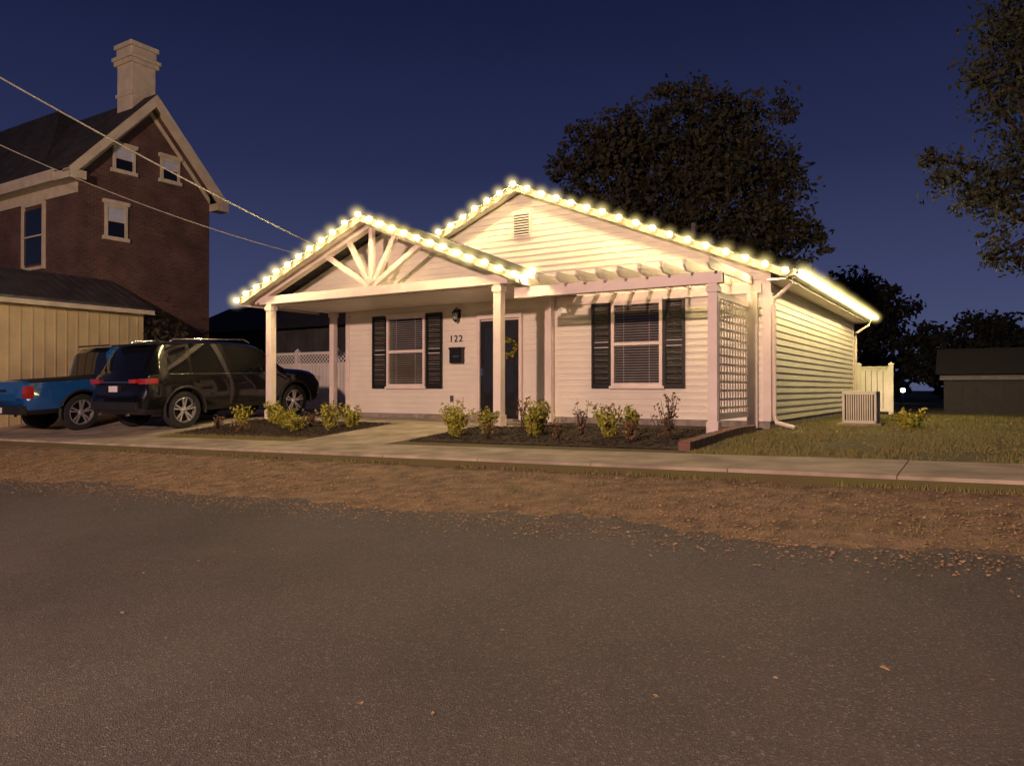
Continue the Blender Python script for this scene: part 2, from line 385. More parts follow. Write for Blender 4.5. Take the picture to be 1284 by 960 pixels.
mb.lathe((la,-.16,2.22),(0,0,1),[(.088,.165),(.09,.17),(.03,.24),(.001,.27)],M_black,8)
mb.lathe((la,-.16,2.24),(0,0,1),[(.048,.0),(.066,.145)],M_lampg,8)
for k in range(6):
    th=k*math.pi/3; mb.beam((la+.052*math.cos(th),-.16+.052*math.sin(th),2.23),(la+.07*math.cos(th),-.16+.07*math.sin(th),2.39),.008,.008,M_black)
mb.obj('wall_lantern',house)
mb=MB()
mb.box(la-.19,la+.15,-.13,-.026,1.28,1.58,M_black); mb.box(la-.2,la+.16,-.145,-.026,1.58,1.63,M_black)
mb.box(la-.1,la+.06,-.134,-.1305,1.42,1.44,M_chrome)
mb.obj('mailbox',house,bevel=.01)
mb=MB(); mb.box(-6.95,-6.87,-.05,-.026,.42,.56,M_grayw); mb.box(-6.75,-6.6,-.05,-.026,.42,.54,M_trim); mb.obj('outlet_boxes',house)
cu=bpy.data.curves.new('house_number','FONT'); cu.body='122'; cu.size=.21; cu.extrude=.006; cu.space_character=1.25
to=bpy.data.objects.new('house_number',cu); scene.collection.objects.link(to); cu.materials.append(M_black)
attach(to,house); to.matrix_basis=Matrix.Translation((-6.98,-.034,1.76))@Matrix.Rotation(math.radians(90),4,'X')
# ---- porch
PB=-2.05; PC=-7.45; HW=3.70; PZ=4.25; PS=.40; pe=PZ-PS*HW
mb=MB()
roofslab(mb,PC,PZ,PC+HW,pe,-2.38,.9,.06,M_shing); roofslab(mb,PC,PZ,PC-HW,pe,-2.38,.9,.06,M_shing)
mb.obj('porch_roof',house)
mb=MB()
for s in(1,-1):
    ae=PC+s*HW
    mb.prism([(PC,-2.405,PZ-.025),(ae,-2.405,pe-.025),(ae,-2.405,pe-.165),(PC,-2.405,PZ-.165)],(0,.025,0),M_fascia)
    mb.prism([(PC,-2.38,PZ-.063),(ae,-2.38,pe-.063),(ae,-2.38,pe-.1),(PC,-2.38,PZ-.1)],(0,.33,0),M_trim)
    mb.box(ae-.03*(s>0),ae+.03*(s<0),-2.379,0,pe-.18,pe-.062,M_trim)
    mb.prism([(PC,-2.13,PZ-.101),(PC+s*(HW-.2),-2.13,PZ-PS*(HW-.2)-.101),(PC+s*(HW-.2),-2.13,PZ-PS*(HW-.2)-.22),(PC,-2.13,PZ-.24)],(0,.16,0),M_trim)
mb.box(PC-3.35,PC+3.35,-2.14,-1.96,2.62,2.80,M_trim)
base=Vector((PC,-2.05,2.8))
for ang in(0,33,60,-33,-60):
    th=math.radians(ang); dx=math.sin(th); dz=math.cos(th)
    L=(PZ-.2-2.8)/(dz+PS*abs(dx))
    mb.beam(base+Vector((dx*.03,0,dz*.02)),base+Vector((dx*L,0,dz*L)),.09,.10,M_trim,up=(dz,0,-dx))
mb.obj('porch_gable_truss',house)
mb=MB()
li=lambda z:min((PZ-.1-z)/PS,3.35)
siding(mb,lambda s,z,o:(s,-1.42-o,z),lambda z:PC-li(z),lambda z:PC+li(z),2.66,PZ-.1,M_siding)
mb.prism([(PC-3.3,-1.41,2.66),(PC+3.3,-1.41,2.66),(PC,-1.41,PZ-.14)],(0,.05,0),M_siding)
mb.box(PC-3.3,PC+3.3,-1.955,-.03,2.60,2.655,M_siding)
mb.obj('porch_gable_infill_and_ceiling',house)
mb=MB()
def post(a,b,z0=0.03,z1=2.62,w=.16):
    mb.box(a-w/2,a+w/2,b-w/2,b+w/2,z0,z1,M_trim)
    mb.box(a-w/2-.02,a+w/2+.02,b-w/2-.02,b+w/2+.02,z0-.02,z0+.2,M_trim)
    mb.box(a-w/2-.02,a+w/2+.02,b-w/2-.02,b+w/2+.02,z1-.14,z1-.04,M_trim)
post(-10.5,PB); post(-4.33,PB)
post(-10.5,-.12,w=.14); post(-4.36,-.12,w=.14)
mb.box(-10.58,-10.42,-1.95,-.03,2.657,2.80,M_trim); mb.box(-4.42,-4.26,-1.95,-.03,2.657,2.80,M_trim)
mb.obj('porch_posts',house,bevel=.006)
mb=MB(); mb.box(-10.72,-3.9,-2.2,-.013,-.1,.034,M_conc); mb.obj('porch_slab',house)
mb=MB()
mb.box(-3.95,-.20,-2.13,-2.09,2.34,2.52,M_trim); mb.box(-3.95,-.2,-2.01,-1.97,2.34,2.52,M_trim)
mb.box(-4.2,-.12,-.075,-.03,2.40,2.56,M_trim)
a=-.3
while a>-3.75:
    mb.prism([(a-.02,-2.5,2.60),(a-.02,-2.40,2.525),(a-.02,-.03,2.565),(a-.02,-.03,2.70),(a-.02,-2.5,2.68)],(.04,0,0),M_trim)
    a-=.37
mb.box(-.43,-.27,-2.085,-2.015,0,2.34,M_trim); 
mb.obj('pergola',house)
mb=MB()
post(-.35,PB,0.0,2.34,.15)
mb.box(-.36,-.18,-.12,-.03,0.02,2.40,M_trim)
mb.obj('pergola_posts',house,bevel=.006)
mb=MB(); ta=-.35
for z in(.22,2.14): mb.box(ta-.03,ta+.03,-1.97,-.13,z,z+.1,M_trim)
for b in frange(-1.85,-.25,.16): mb.box(ta+.002,ta+.012,b-.02,b+.02,.32,2.14,M_trim)
for z in frange(.4,2.08,.14): mb.box(ta-.010,ta,-1.97,-.13,z-.02,z+.02,M_trim)
mb.obj('trellis',house)
mb=MB()
mb.lathe((-4.02,-.2,2.24),(0,0,1),[(.11,0),(.08,.08),(.02,.11)],M_lampw,12); mb.tube([(-4.02,-.2,2.34),(-4.02,-.1,2.40),(-4.02,-.03,2.38)],.012,M_trim,6)
mb.obj('porch_sconce',house)
# ---------------------------------------------------------------- string lights
sl=empty('string_lights',(-5,-1,3))
def run(p0,p1,sp):
    p0=Vector(p0);p1=Vector(p1);n=int(round((p1-p0).length/sp))
    return [p0.lerp(p1,i/n) for i in range(n+1)]
r1=run((PK,-.42,ZP-.05),(ov-.02,-.42,zE-.05),.36); r2=run((PK,-.42,ZP-.05),(-7.0,-.42,ZP-SL*1.93-.05),.36)
r3=run((PC,-2.50,PZ-.05),(PC+HW,-2.50,pe-.05),.335); r4=run((PC,-2.50,PZ-.05),(PC-HW,-2.50,pe-.05),.37)
r5=run((ov+.20,-.1,zE-.06),(ov+.20,9.9,zE-.06),.33)
mbw=MB()
for r in(r1,r2,r3,r4,r5):
    q=[]
    for i,p in enumerate(r):
        q.append(p+Vector((0,.04,.03)))
        if i<len(r)-1: q.append((p+r[i+1])/2+Vector((0,.05,0)))
    mbw.tube(q,.006,M_wire,5)
mbw.obj('light_cable',sl)
BD=Vector((0,1,0)); BA=Vector((-1,0,0))
allb=[(p,BD) for p in r1+r2[1:]+r3+r4[1:]]+[(p,BA) for p in r5]
allb+= [(Vector((PC+HW+.15,-2.3,pe-.05)),BD),(Vector((PC+HW+.05,-2.0,pe-.08)),BD),(Vector((PC+HW+.3,-2.35,pe-.0)),BD)]
mbb=MB(); mbs_=MB()
jb=[]
for p,bd in allb:
    p=p+Vector((U(-.012,.012),U(-.02,.01),U(-.02,.01))); jb.append(p)
    mbb.sphere(p,.037,M_bulb,8,5)
    mbs_.lathe(p,bd,[(.001,.055),(.020,.055),(.030,.043),(.066,.039),(.068,.043),(.03,.053),(.02,.085),(.001,.085)],M_plast,12)  # socket with an added wide disc that keeps bulb light off the fascia
mbb.obj('bulbs',sl,smooth=60); mbs_.obj('bulb_socket_shields',sl,smooth=40)
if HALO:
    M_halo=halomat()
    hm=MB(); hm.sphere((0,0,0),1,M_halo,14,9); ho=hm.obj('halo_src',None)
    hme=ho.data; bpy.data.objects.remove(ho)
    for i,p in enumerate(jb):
        h=bpy.data.objects.new('bulb_glare_%d'%i,hme); scene.collection.objects.link(h); attach(h,sl)  # added glow ball, stands in for glare around the bulb
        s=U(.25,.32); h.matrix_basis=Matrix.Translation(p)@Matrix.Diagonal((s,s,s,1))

# ---------------------------------------------------------------- brick house
bh=empty('brick_house',(-25,3,0))
mb=MB()
GB0,GB1,GC=-1.3,3.24,.97; GZ=10.3; GS=1.09
wz=lambda b:GZ-.12-GS*abs(b-GC)
mb.prism([(-20,GB0,-.3),(-20,GB1,-.3),(-20,GB1,wz(GB1)),(-20,GC,wz(GC)),(-20,GB0,wz(GB0))],(-13,0,0),M_brick)
mb.obj('brick_walls',bh)
mb=MB()
for s in(1,-1):
    be=GC+s*2.72; ze=GZ-GS*2.72
    mb.prism([(-19.6,GC,GZ),(-19.6,be,ze),(-19.6,be,ze-.07),(-19.6,GC,GZ-.07)],(-13.2,0,0),M_shing)
e=7.9; r0=(-25.5,1.0,10.95); r1_=(-32,1.0,11.0); c=[(-22.2,-1.2,e),(-22.2,3.1,e),(-36,3.1,e),(-36,-1.2,e)]
mb.add(c+[r0,r1_],[(0,1,4),(1,2,5,4),(2,3,5),(3,0,4,5),(0,3,2,1)],M_shing)
mb.obj('roof',bh)
mb=MB()
for s in(1,-1):
    be=GC+s*2.74; ze=GZ-GS*2.74
    mb.prism([(-19.57,GC,GZ-.03),(-19.57,be,ze-.03),(-19.57,be,ze-.36),(-19.57,GC,GZ-.42)],(-.06,0,0),M_cream)
    mb.prism([(-19.63,GC,GZ-.075),(-19.63,be,ze-.075),(-19.63,be,ze-.16),(-19.63,GC,GZ-.16)],(-.37,0,0),M_cream)
    mb.prism([(-19.97,GC,GZ-.42),(-19.97,GC+s*2.27,GZ-.42-GS*2.27),(-19.97,GC+s*2.27,GZ-.60-GS*2.27),(-19.97,GC,GZ-.60)],(-.025,0,0),M_cream)
    b0=GC+s*2.27; mb.box(-20.5 if s<0 else -20.0,-19.56,min(b0,be),max(b0,be),ze-.35,ze-.10,M_cream)
mb.box(-33,-20.5,GB0-.5,GB0-.02,6.98,7.32,M_cream); mb.box(-33,-20.02,GB0-.06,GB0-.005,6.65,6.98,M_cream)
mb.obj('cornice',bh)
mb=MB(); ca,cb=-20.7,.95
mb.box(ca-.42,ca+.42,cb-.42,cb+.42,9.2,11.55,M_cream)
for k,(w,z0,z1) in enumerate(((.50,11.35,11.5),(.55,11.5,11.62),(.44,11.62,11.9),(.50,11.9,12.05))): mb.box(ca-w,ca+w,cb-w,cb+w,z0,z1,M_cream)
mb.box(ca-.46,ca+.46,cb-.46,cb+.46,10.3,10.42,M_cream)
mb.obj('chimney',bh,bevel=.02)
mb=MB()
def bwin(b0,b1,z0,z1):
    x=-20
    mb.box(x,x+.03,b0,b1,z0,z1,M_dark)
    mb.box(x,x+.07,b0,b0+.09,z0,z1,M_cream);mb.box(x,x+.07,b1-.09,b1,z0,z1,M_cream)
    mb.box(x,x+.07,b0+.09,b1-.09,z1-.1,z1,M_cream);mb.box(x,x+.1,b0-.06,b1+.06,z0-.1,z0+.02,M_cream);mb.box(x,x+.1,b0-.06,b1+.06,z1,z1+.12,M_cream)
    zm=(z0+z1)/2; mb.box(x+.03,x+.06,b0+.09,b1-.09,zm-.025,zm+.025,M_cream)
    mb.box(x+.03,x+.036,b0+.09,b1-.09,zm+.025,z1-.1,M_lit); mb.box(x+.03,x+.036,b0+.09,b1-.09,z0+.02,zm-.025,M_cgl)
bwin(-.27,.47,7.62,8.38); bwin(1.35,2.05,7.68,8.42); bwin(-.52,.21,5.46,6.5)
y=GB0
mb.box(-23.2,-22.0,y-.03,y,4.7,6.45,M_cgl)
for x0,x1,z0,z1 in((-23.3,-23.2,4.6,6.55),(-22.0,-21.9,4.6,6.55),(-23.3,-21.9,4.5,4.6),(-23.3,-21.9,6.55,6.64),(-23.2,-22,5.55,5.6)): mb.box(x0,x1,y-.08,y-.002,z0,z1,M_cream)
mb.obj('windows',bh)
ga=empty('yellow_garage',(-19,-3,0)); mb=MB()
mb.box(-19.95,-18,-5.4,-.45,-.4,3.02,M_yell)
b=-5.3
while b<-.5: mb.box(-18.002,-17.98,b,b+.035,-.3,2.95,M_yell); b+=.29
mb.obj('walls',ga)
mb=MB()
mb.prism([(-17.72,-5.6,3.10),(-19.97,-5.6,4.10),(-19.97,-5.6,4.02),(-17.72,-5.6,3.03)],(0,5.3,0),M_metal)
b=-5.6
while b<-.3: mb.beam((-17.72,b,3.115),(-19.97,b,4.115),.03,.03,M_metal); b+=.3
mb.obj('metal_roof',ga)
mb=MB(); mb.box(-17.74,-17.70,-5.62,-.28,2.90,3.025,M_cream); mb.box(-17.97,-17.745,-5.6,-.3,2.96,3.0,M_cream); mb.obj('fascia',ga)
ob=empty('grey_outbuilding',(-22,12,0)); mb=MB()
mb.box(-30,-15,9,15,-.2,3.3,M_grayw)
x=-29.8
while x<-15: mb.box(x,x+.05,8.97,9.0,-.2,3.3,M_grayw); x+=.4
mb.box(-26.5,-23.5,8.93,8.965,0,2.3,M_cream); mb.box(-20,-19,8.93,8.965,1,2.1,M_cgl)
mb.obj('walls',ob); mb=MB()
mb.prism([(-30.4,8.5,3.3),(-30.4,15.5,3.3),(-30.4,12,4.9)],(15.8,0,0),M_shing); mb.obj('roof',ob)
sh=empty('shed',(5,14,0)); mb=MB()
M_shw=mat('shed_wall',(.035,.033,.034),.8,.1)
mb.box(2.1,10,12.8,16.6,-.2,1.02,M_shw) 
x=2.2
while x<10: mb.box(x,x+.04,12.78,12.799,-.2,1.0,M_shw); x+=.35
mb.obj('walls',sh); mb=MB()
mb.box(2.0,10.1,12.68,12.77,.98,1.12,mat('shed_trim',(.14,.135,.14),.7)); mb.obj('fascia',sh)
mb=MB(); mb.prism([(1.9,12.5,1.15),(1.9,16.9,1.15),(1.9,15.6,2.05),(1.9,13.4,1.95)],(8.4,0,0),mat('shed_roof',(.015,.015,.016),.9)); mb.obj('roof',sh)
# ---------------------------------------------------------------- fences
def fence(name,p0,p1,h,lat=True):
    mb=MB(); p0=Vector((*p0,0));p1=Vector((*p1,0)); d=(p1-p0); L=d.length; d.normalize(); n=Vector((-d.y,d.x,0))
    k=max(1,round(L/1.9))
    for i in range(k+1):
        q=p0+d*L*i/k; mb.beam(q+Vector((0,0,-.1)),q+Vector((0,0,h+.08)),.12,.12,M_vinylf,up=d); mb.lathe(q+Vector((0,0,h+.08)),(0,0,1),[(.09,0),(.001,.07)],M_vinylf,4)
    top=h-.38 if lat else h-.04
    for z in(.12,top,h-.02): mb.beam(p0+Vector((0,0,z)),p1+Vector((0,0,z)),.05,.09,M_vinylf)
    s=.1
    while s<L:
        q=p0+d*s; mb.beam(q+Vector((0,0,.15)),q+Vector((0,0,top-.02)),.022,.135,M_vinylf,up=d); s+=.15
    if lat:
        s=0
        while s<L-.3:
            q=p0+d*s
            mb.beam(q+Vector((0,0,top+.03))+n*.01,q+d*.32+Vector((0,0,h-.05))+n*.01,.03,.006,M_vinylf,up=n)
            mb.beam(q+d*.32+Vector((0,0,top+.03))-n*.01,q+Vector((0,0,h-.05))-n*.01,.03,.006,M_vinylf,up=n)
            s+=.14
    return mb.obj(name)
fence('lattice_fence',(-17.2,3.2),(-10.25,3.2),1.85)
fence('vinyl_fence',(.12,9.9),(.95,9.9),1.32,False)

# ---------------------------------------------------------------- AC
ac=empty('air_conditioner',(1.25,2.6,0)); mb=MB()
x0,x1,y0,y1=.85,1.45,2.2,2.8
mb.box(x0-.08,x1+.08,y0-.08,y1+.08,-.05,.05,M_conc)
mb.box(x0+.03,x1-.03,y0+.03,y1-.03,.06,.6,M_dark)
for px in(x0,x1-.04):
    for py in(y0,y1-.04): mb.box(px,px+.04,py,py+.04,.05,.62,M_ac)
mb.box(x0,x1,y0,y1,.60,.66,M_ac); mb.box(x0,x1,y0,y1,.052,.10,M_ac)
for i in range(1,13):
    x=x0+.04+i*.52/13; mb.box(x-.011,x+.011,y0+.005,y0+.02,.1,.6,M_ac)
    y=y0+.04+i*.52/13; mb.box(x1-.02,x1-.005,y-.011,y+.011,.1,.6,M_ac); mb.box(x0+.005,x0+.02,y-.011,y+.011,.1,.6,M_ac)
mb.obj('condenser_unit',ac)
# distant lit bollard lamp in the back yards
mb=MB(); mb.tube([(19.6,38,-.1),(19.6,38,.55)],.04,M_metal,8); mb.lathe((19.6,38,.55),(0,0,1),[(.001,0),(.10,.02),(.10,.18),(.001,.22)],M_far,10); mb.obj('yard_lamp',None,I4)

# ---------------------------------------------------------------- vehicles
def vehicle(name,st,glassx,a0,b0,wheels,wr,paint,roofgl,sc=1,clad=True,extra=None,coverx=None):
    zr=g(a0,b0+wheels[0]*sc)+.03; zf=g(a0,b0+wheels[1]*sc)+.03; slope=(zf-zr)/(wheels[1]-wheels[0])
    def xf(p):
        x,y,z=p; return (a0-y*sc,b0+x*sc,z*sc+zr+(x-wheels[0])*slope)
    e=empty(name,(a0,b0+2.4,0))
    mb=MB(xf); rings=[]
    for (x,zb,w,belt,wrf,top) in st:
        h=[(0,zb),(w*.88,zb),(w*.97,zb+.10),(w,zb+.30),(w*.995,.80 if belt>.95 else belt-.1),(w*.955,belt),(wrf,top-.055),(wrf-.10,top-.005),(0,top+.02)]
        rings.append([(x,-yy,zz) for yy,zz in h]+[(x,yy,zz) for yy,zz in h[-2:0:-1]])
    n=len(rings[0])
    for i in range(len(rings)-1):
        xm=(st[i][0]+st[i+1][0])/2
        for j in range(n):
            jj=j if j<8 else 15-j
            m=paint
            if clad and jj<=1: m=M_plast
            if jj==5 and any(p<xm<q for p,q in glassx): m=M_cgl
            if jj==7 and any(p<xm<q for p,q in roofgl): m=M_cgl
            if coverx and jj in(6,7) and coverx[0]<xm<coverx[1]: m=M_plast
            A,B=rings[i],rings[i+1]
            mb.add([A[j],A[(j+1)%n],B[(j+1)%n],B[j]],[(0,1,2,3)],m)
    mb.add(rings[0],[tuple(range(n))],paint); mb.add(rings[-1],[tuple(range(n))[::-1]],paint)
    o=mb.obj('body',e)
    bm=bmesh.new(); bm.from_mesh(o.data); bmesh.ops.remove_doubles(bm,verts=bm.verts,dist=.0005); bmesh.ops.recalc_face_normals(bm,faces=bm.faces); bm.to_mesh(o.data); bm.free()
    wmax=max(s[2] for s in st)
    cut=MB(xf)
    for wx in wheels:
        for s in(1,-1):
            cut.lathe((wx,s*(wmax-.33),wr),(0,s,0),[(.001,0),(wr+.075,0),(wr+.075,.6),(.001,.6)],M_dark,28)
    co=cut.obj('cut',e)
    bo=o.modifiers.new('bo','BOOLEAN'); bo.object=co; bo.operation='DIFFERENCE'; bo.solver='EXACT'
    bpy.context.view_layer.update(); dg=bpy.context.evaluated_depsgraph_get()
    nm=bpy.data.meshes.new_from_object(o.evaluated_get(dg)); o.modifiers.clear(); o.data=nm
    bpy.data.objects.remove(co)
    nm.polygons.foreach_set('use_smooth',[True]*len(nm.polygons)); nm.set_sharp_from_angle(angle=math.radians(28))
    bv=o.modifiers.new('b','BEVEL'); bv.width=.018; bv.segments=2; bv.limit_method='ANGLE'; bv.angle_limit=math.radians(30)
    for k,wx in enumerate(wheels):
        for s in(1,-1):
            mb=MB(xf); c=(wx,s*(wmax-.25),wr); t=.24
            mb.lathe(c,(0,s,0),[(wr*.66,0),(wr*.93,.0),(wr,.03),(wr,t-.05),(wr*.94,t-.01),(wr*.70,t),(wr*.68,t-.03)],M_tyre,32)
            mb.lathe(c,(0,s,0),[(wr*.69,t-.02),(wr*.64,t-.01),(wr*.62,t-.06),(wr*.60,t-.1)],M_rim,32)
            mb.lathe(c,(0,s,0),[(.001,t-.11),(wr*.66,t-.11)],M_dark,24)
            mb.lathe(c,(0,s,0),[(.001,t-.015),(.05,t-.02),(.075,t-.06)],M_rim,16)
            for q in range(5):
                for dd in(-.17,.17):
                    th=2*math.pi*q/5+.3; th2=th+dd
                    p0=Vector(c)+Vector((math.cos(th+dd*.6)*.05,s*(t-.045),math.sin(th+dd*.6)*.05))
                    p1=Vector(c)+Vector((math.cos(th2)*wr*.64,s*(t-.03),math.sin(th2)*wr*.64))
                    mb.beam(p0,p1,.034,.03,M_rim,up=(0,s,0))
            mb.obj('wheel_%d%s'%(k,'l' if s>0 else 'r'),e,smooth=35)
            if clad:
                mb=MB(xf); pts=[(wx+math.cos(th)*(wr+.085),s*(wmax+.0),wr+math.sin(th)*(wr+.085)) for th in [math.pi*(-.06+1.12*q/16) for q in range(17)]]
                mb.tube(pts,.028,M_plast,6); mb.obj('arch_trim',e,smooth=50)
    mb=MB(xf)
    if extra: extra(mb,wmax)
    mb.obj('fittings',e,bevel=.006)
    return e
suv=[(0,.44,.78,.66,.72,.76),(.05,.36,.90,.80,.84,.92),(.11,.34,.95,1.00,.82,1.10),(.17,.34,.965,1.12,.80,1.22),(.42,.34,.97,1.14,.72,1.68),(.50,.34,.97,1.14,.72,1.76),(.60,.34,.97,1.13,.72,1.78),
 (1.08,.34,.97,1.12,.72,1.80),(1.16,.34,.97,1.11,.72,1.80),(1.98,.34,.97,1.09,.72,1.80),(2.06,.34,.97,1.09,.72,1.795),(2.75,.34,.97,1.07,.71,1.74),(3.0,.34,.97,1.06,.69,1.68),(3.08,.34,.97,1.06,.70,1.64),(3.62,.34,.97,1.05,.74,1.25),(3.75,.34,.97,1.02,.80,1.16),
 (4.2,.34,.965,1.0,.84,1.12),(4.5,.36,.95,.95,.82,1.07),(4.66,.38,.91,.87,.78,1.0),(4.74,.42,.84,.72,.72,.84)]
def suvx(mb,w):
    for s in(1,-1):
        mb.box(.06,.34,s*.74,s*.972,.95,1.06,M_tail)
        mb.box(.0-.01,.1,s*.52,s*.74,.97,1.05,M_tail)
        mb.tube([(.75,s*.68,1.80),(.85,s*.68,1.85),(2.6,s*.67,1.84),(2.75,s*.67,1.77)],.018,M_chrome,6)
        mb.box(2.88,3.0,s*.97,s*1.16,1.10,1.25,M_cblk)
        for x in(1.25,2.15): mb.box(x,x+.2,s*.965,s*1.0,.93,.96,M_cblk)
        for x in(1.12,2.02,3.02): mb.box(x,x+.008,s*.955,s*.976,.45,1.02,M_dark)
        mb.tube([(.6,s*.925,1.135),(1.5,s*.922,1.11),(3.0,s*.925,1.07)],.008,M_chrome,5)
        mb.box(4.5,4.72,s*.60,s*.90,.84,.95,M_plate)
        mb.box(.02,.06,s*.45,s*.75,.50,.55,M_tail)
    mb.box(-.015,.05,-.26,.26,.80,.93,M_dark); mb.box(-.025,-.01,-.15,.15,.80,.92,M_plate)
    mb.box(-.03,.12,-.80,.80,.44,.60,M_plast)
    mb.box(-.0,.08,-.50,.50,.985,1.005,M_chrome)
    mb.tube([(.02,.5,.36),(-.05,.5,.36)],.035,M_chrome,8); mb.tube([(.02,-.5,.36),(-.05,-.5,.36)],.035,M_chrome,8)
    mb.box(.30,.45,-.62,.62,1.73,1.765,M_cblk)
vehicle('parked_suv',suv,[(.60,1.08),(1.16,1.98),(2.06,3.0),(3.08,3.5)],-12.12,-4.75,(.95,3.86),.385,M_cblk,[(.17,.42),(3.0,3.70)],1.03,True,suvx)
pk=[(0,.50,.86,.70,.80,.80),(.03,.46,.92,.80,.90,1.12),(.10,.44,.95,1.02,.90,1.16),(1.75,.42,.96,1.03,.90,1.17),(1.80,.42,.96,1.03,.90,1.18),(1.86,.42,.96,1.12,.72,1.70),(1.98,.42,.96,1.12,.70,1.80),(2.1,.42,.96,1.12,.70,1.82),(2.75,.42,.96,1.10,.70,1.83),(2.83,.42,.96,1.10,.70,1.83),
 (3.5,.42,.96,1.08,.68,1.78),(3.6,.42,.96,1.08,.68,1.74),(4.25,.42,.96,1.06,.78,1.2),(4.4,.42,.96,1.03,.82,1.16),(5.1,.42,.95,.99,.80,1.08),(5.3,.45,.90,.85,.74,.95),(5.36,.5,.82,.72,.7,.82)]
def pkx(mb,w):
    for s in(1,-1):
        mb.box(-.01,.14,s*.78,s*.968,.80,1.05,M_tail)
        mb.box(3.4,3.52,s*.97,s*1.18,1.12,1.30,M_plast)
        for x in(2.2,3.0): mb.box(x,x+.2,s*.965,s*1.0,.96,.99,M_cblu)
        for x in(1.77,2.78,3.62): mb.box(x,x+.008,s*.955,s*.976,.5,1.02,M_dark)
    mb.box(-.10,.05,-.90,.90,.46,.64,M_plast); mb.box(-.012,.03,-.5,.5,.74,1.0,M_cblu); mb.box(-.115,-.10,-.15,.15,.49,.61,M_plate)
    mb.box(-.02,.0,-.13,.13,.93,.98,M_dark)
    mb.tube([(1.92,-.66,1.86),(1.92,.66,1.86)],.02,M_plast,6)
vehicle('pickup_truck',pk,[(2.1,2.75),(2.83,3.6),(3.6,4.1)],-15.1,-5.5,(1.15,4.45),.40,M_cblu,[(1.80,1.98),(3.6,4.35)],1.03,True,pkx,coverx=(.10,1.8))

# ---------------------------------------------------------------- vegetation
def rv(): 
    while True:
        v=Vector((U(-1,1),U(-1,1),U(-1,1)))
        if .05<v.length<1: return v
def leafquad(mb,c,s,m,fl=1):
    d=rv().normalized(); e=d.cross(rv()).normalized(); d=d*s; e=e*s*.55
    mb.add([c-d,c-d*.1+e,c+d,c-d*.1-e],[(0,1,2,3)],m)
def tree(name,base,blobs,n,ls,trunk,m,cs=(.12,.30),fl=.35,fork=None):
    e=empty(name,base,I4); mb=MB(); base=Vector(base)
    top=Vector((sum(b[0] for b in blobs)/len(blobs),sum(b[1] for b in blobs)/len(blobs),min(b[2] for b in blobs)))
    fork=Vector(fork) if fork else base.lerp(top,.75)
    mb.tube([base-Vector((0,0,.3)),base.lerp(fork,.5)+Vector((U(-.2,.2),U(-.2,.2),0)),fork],[trunk*1.25,trunk,trunk*.8],M_bark,10)
    clumps=[]
    for (x,y,z,r) in blobs:
        c=Vector((x,y,z)); mid=fork.lerp(c,.5)+Vector((U(-.4,.4),U(-.4,.4),U(-.2,.6)))
        mb.tube([fork,mid,c],[trunk*.5,trunk*.3,trunk*.12],M_bark,6)
        for k in range(int(10+r*r*8)):
            p=rv(); p=p.normalized()*(R()**.5)*1.08
            q=c+p*r; clumps.append((q,r*U(*cs)+.08))
            if k%2==0: mb.tube([c,c.lerp(q,.5)+rv()*.15*r,q],[trunk*.10,trunk*.06,trunk*.02],M_bark,4)
    mb.obj('trunk_and_limbs',e,I4,smooth=60)
    mb=MB(); tot=sum(k[1]**2 for k in clumps)
    for q,cr in clumps:
        ax=rv().normalized(); 
        for i in range(int(n*(1-fl)*cr**2/tot)):
            p=rv()*U(.5,1.3); p+=ax*p.dot(ax)*.6; p.z*=.7; leafquad(mb,q+p*cr*1.15,ls*U(.6,1.3),m)
    for (x,y,z,r) in blobs:
        tr2=sum(b[3]**2 for b in blobs)
        for i in range(int(n*fl*r*r/tr2)):
            p=rv().normalized()*(R()**.4)*U(.8,1.16); leafquad(mb,Vector((x,y,z))+p*r,ls*U(.6,1.2),m)
    mb.obj('foliage',e,I4)
Y=29
tree('large_tree',(7.0,Y,0),[(6.9,Y,11.2,1.6),(5.2,Y+.6,10.4,1.5),(4.1,Y,9.7,1.6),(2.9,Y,9.9,1.1),(2.1,Y,9.2,.8),(8.8,Y,10.1,1.9),(10.2,Y+.5,8.5,1.6),(6.65,Y+.5,8.6,2.2),(4.3,Y,7.6,1.7),(10.1,Y,6.5,1.7),(11.6,Y,6.5,.7),(8.0,Y-1,6.4,2.0),(2.6,Y,7.9,1.0),(5.8,Y,6.2,1.6)],25000,.125,.4,M_leafd,cs=(.13,.27),fl=.22)
tree('right_tree',(13.6,16.2,0),[(9.7,14.5,7.6,.8),(10.2,14.6,6.9,.7),(9.5,14.5,6.5,.6),(8.95,14.5,6.75,.28),(8.36,14.5,4.86,.42),(8.0,14.5,5.15,.2),(8.9,14.6,4.55,.5),(9.6,14.8,4.35,.7),(9.35,14.6,3.3,.3),(9.9,14.8,3.2,.35),(10.6,15,5.6,1.3),(10.9,15,8,1.5),(12.4,15.5,7.6,2)],20000,.065,.22,M_leafd2,fl=.45,fork=(12.6,15.8,3.6))
tree('background_tree',(21,46,0),[(20.6,46,6.6,1.6),(21.8,46,5.0,2.2),(20.0,46,4.2,1.6)],7000,.2,.3,M_leafd2)
tree('background_tree.001',(25,40,0),[(25,40,3.2,1.7),(22.3,40,2.6,1.6),(27,41,2.8,1.5)],6000,.18,.25,M_leafd2)
mb=MB()
for k in range(150):
    x=-60+k*1.05+U(-.5,.5); y=62+U(-6,8); h=U(2.2,5.2)*(1.0 if x>14 else .8)
    for i in range(110):
        p=rv(); leafquad(mb,Vector((x+p.x*2.3,y+p.y*1.5,h*.55+p.z*h*.55)),.5*U(.6,1.3),M_leafd2)
mb.obj('distant_trees',None,I4)
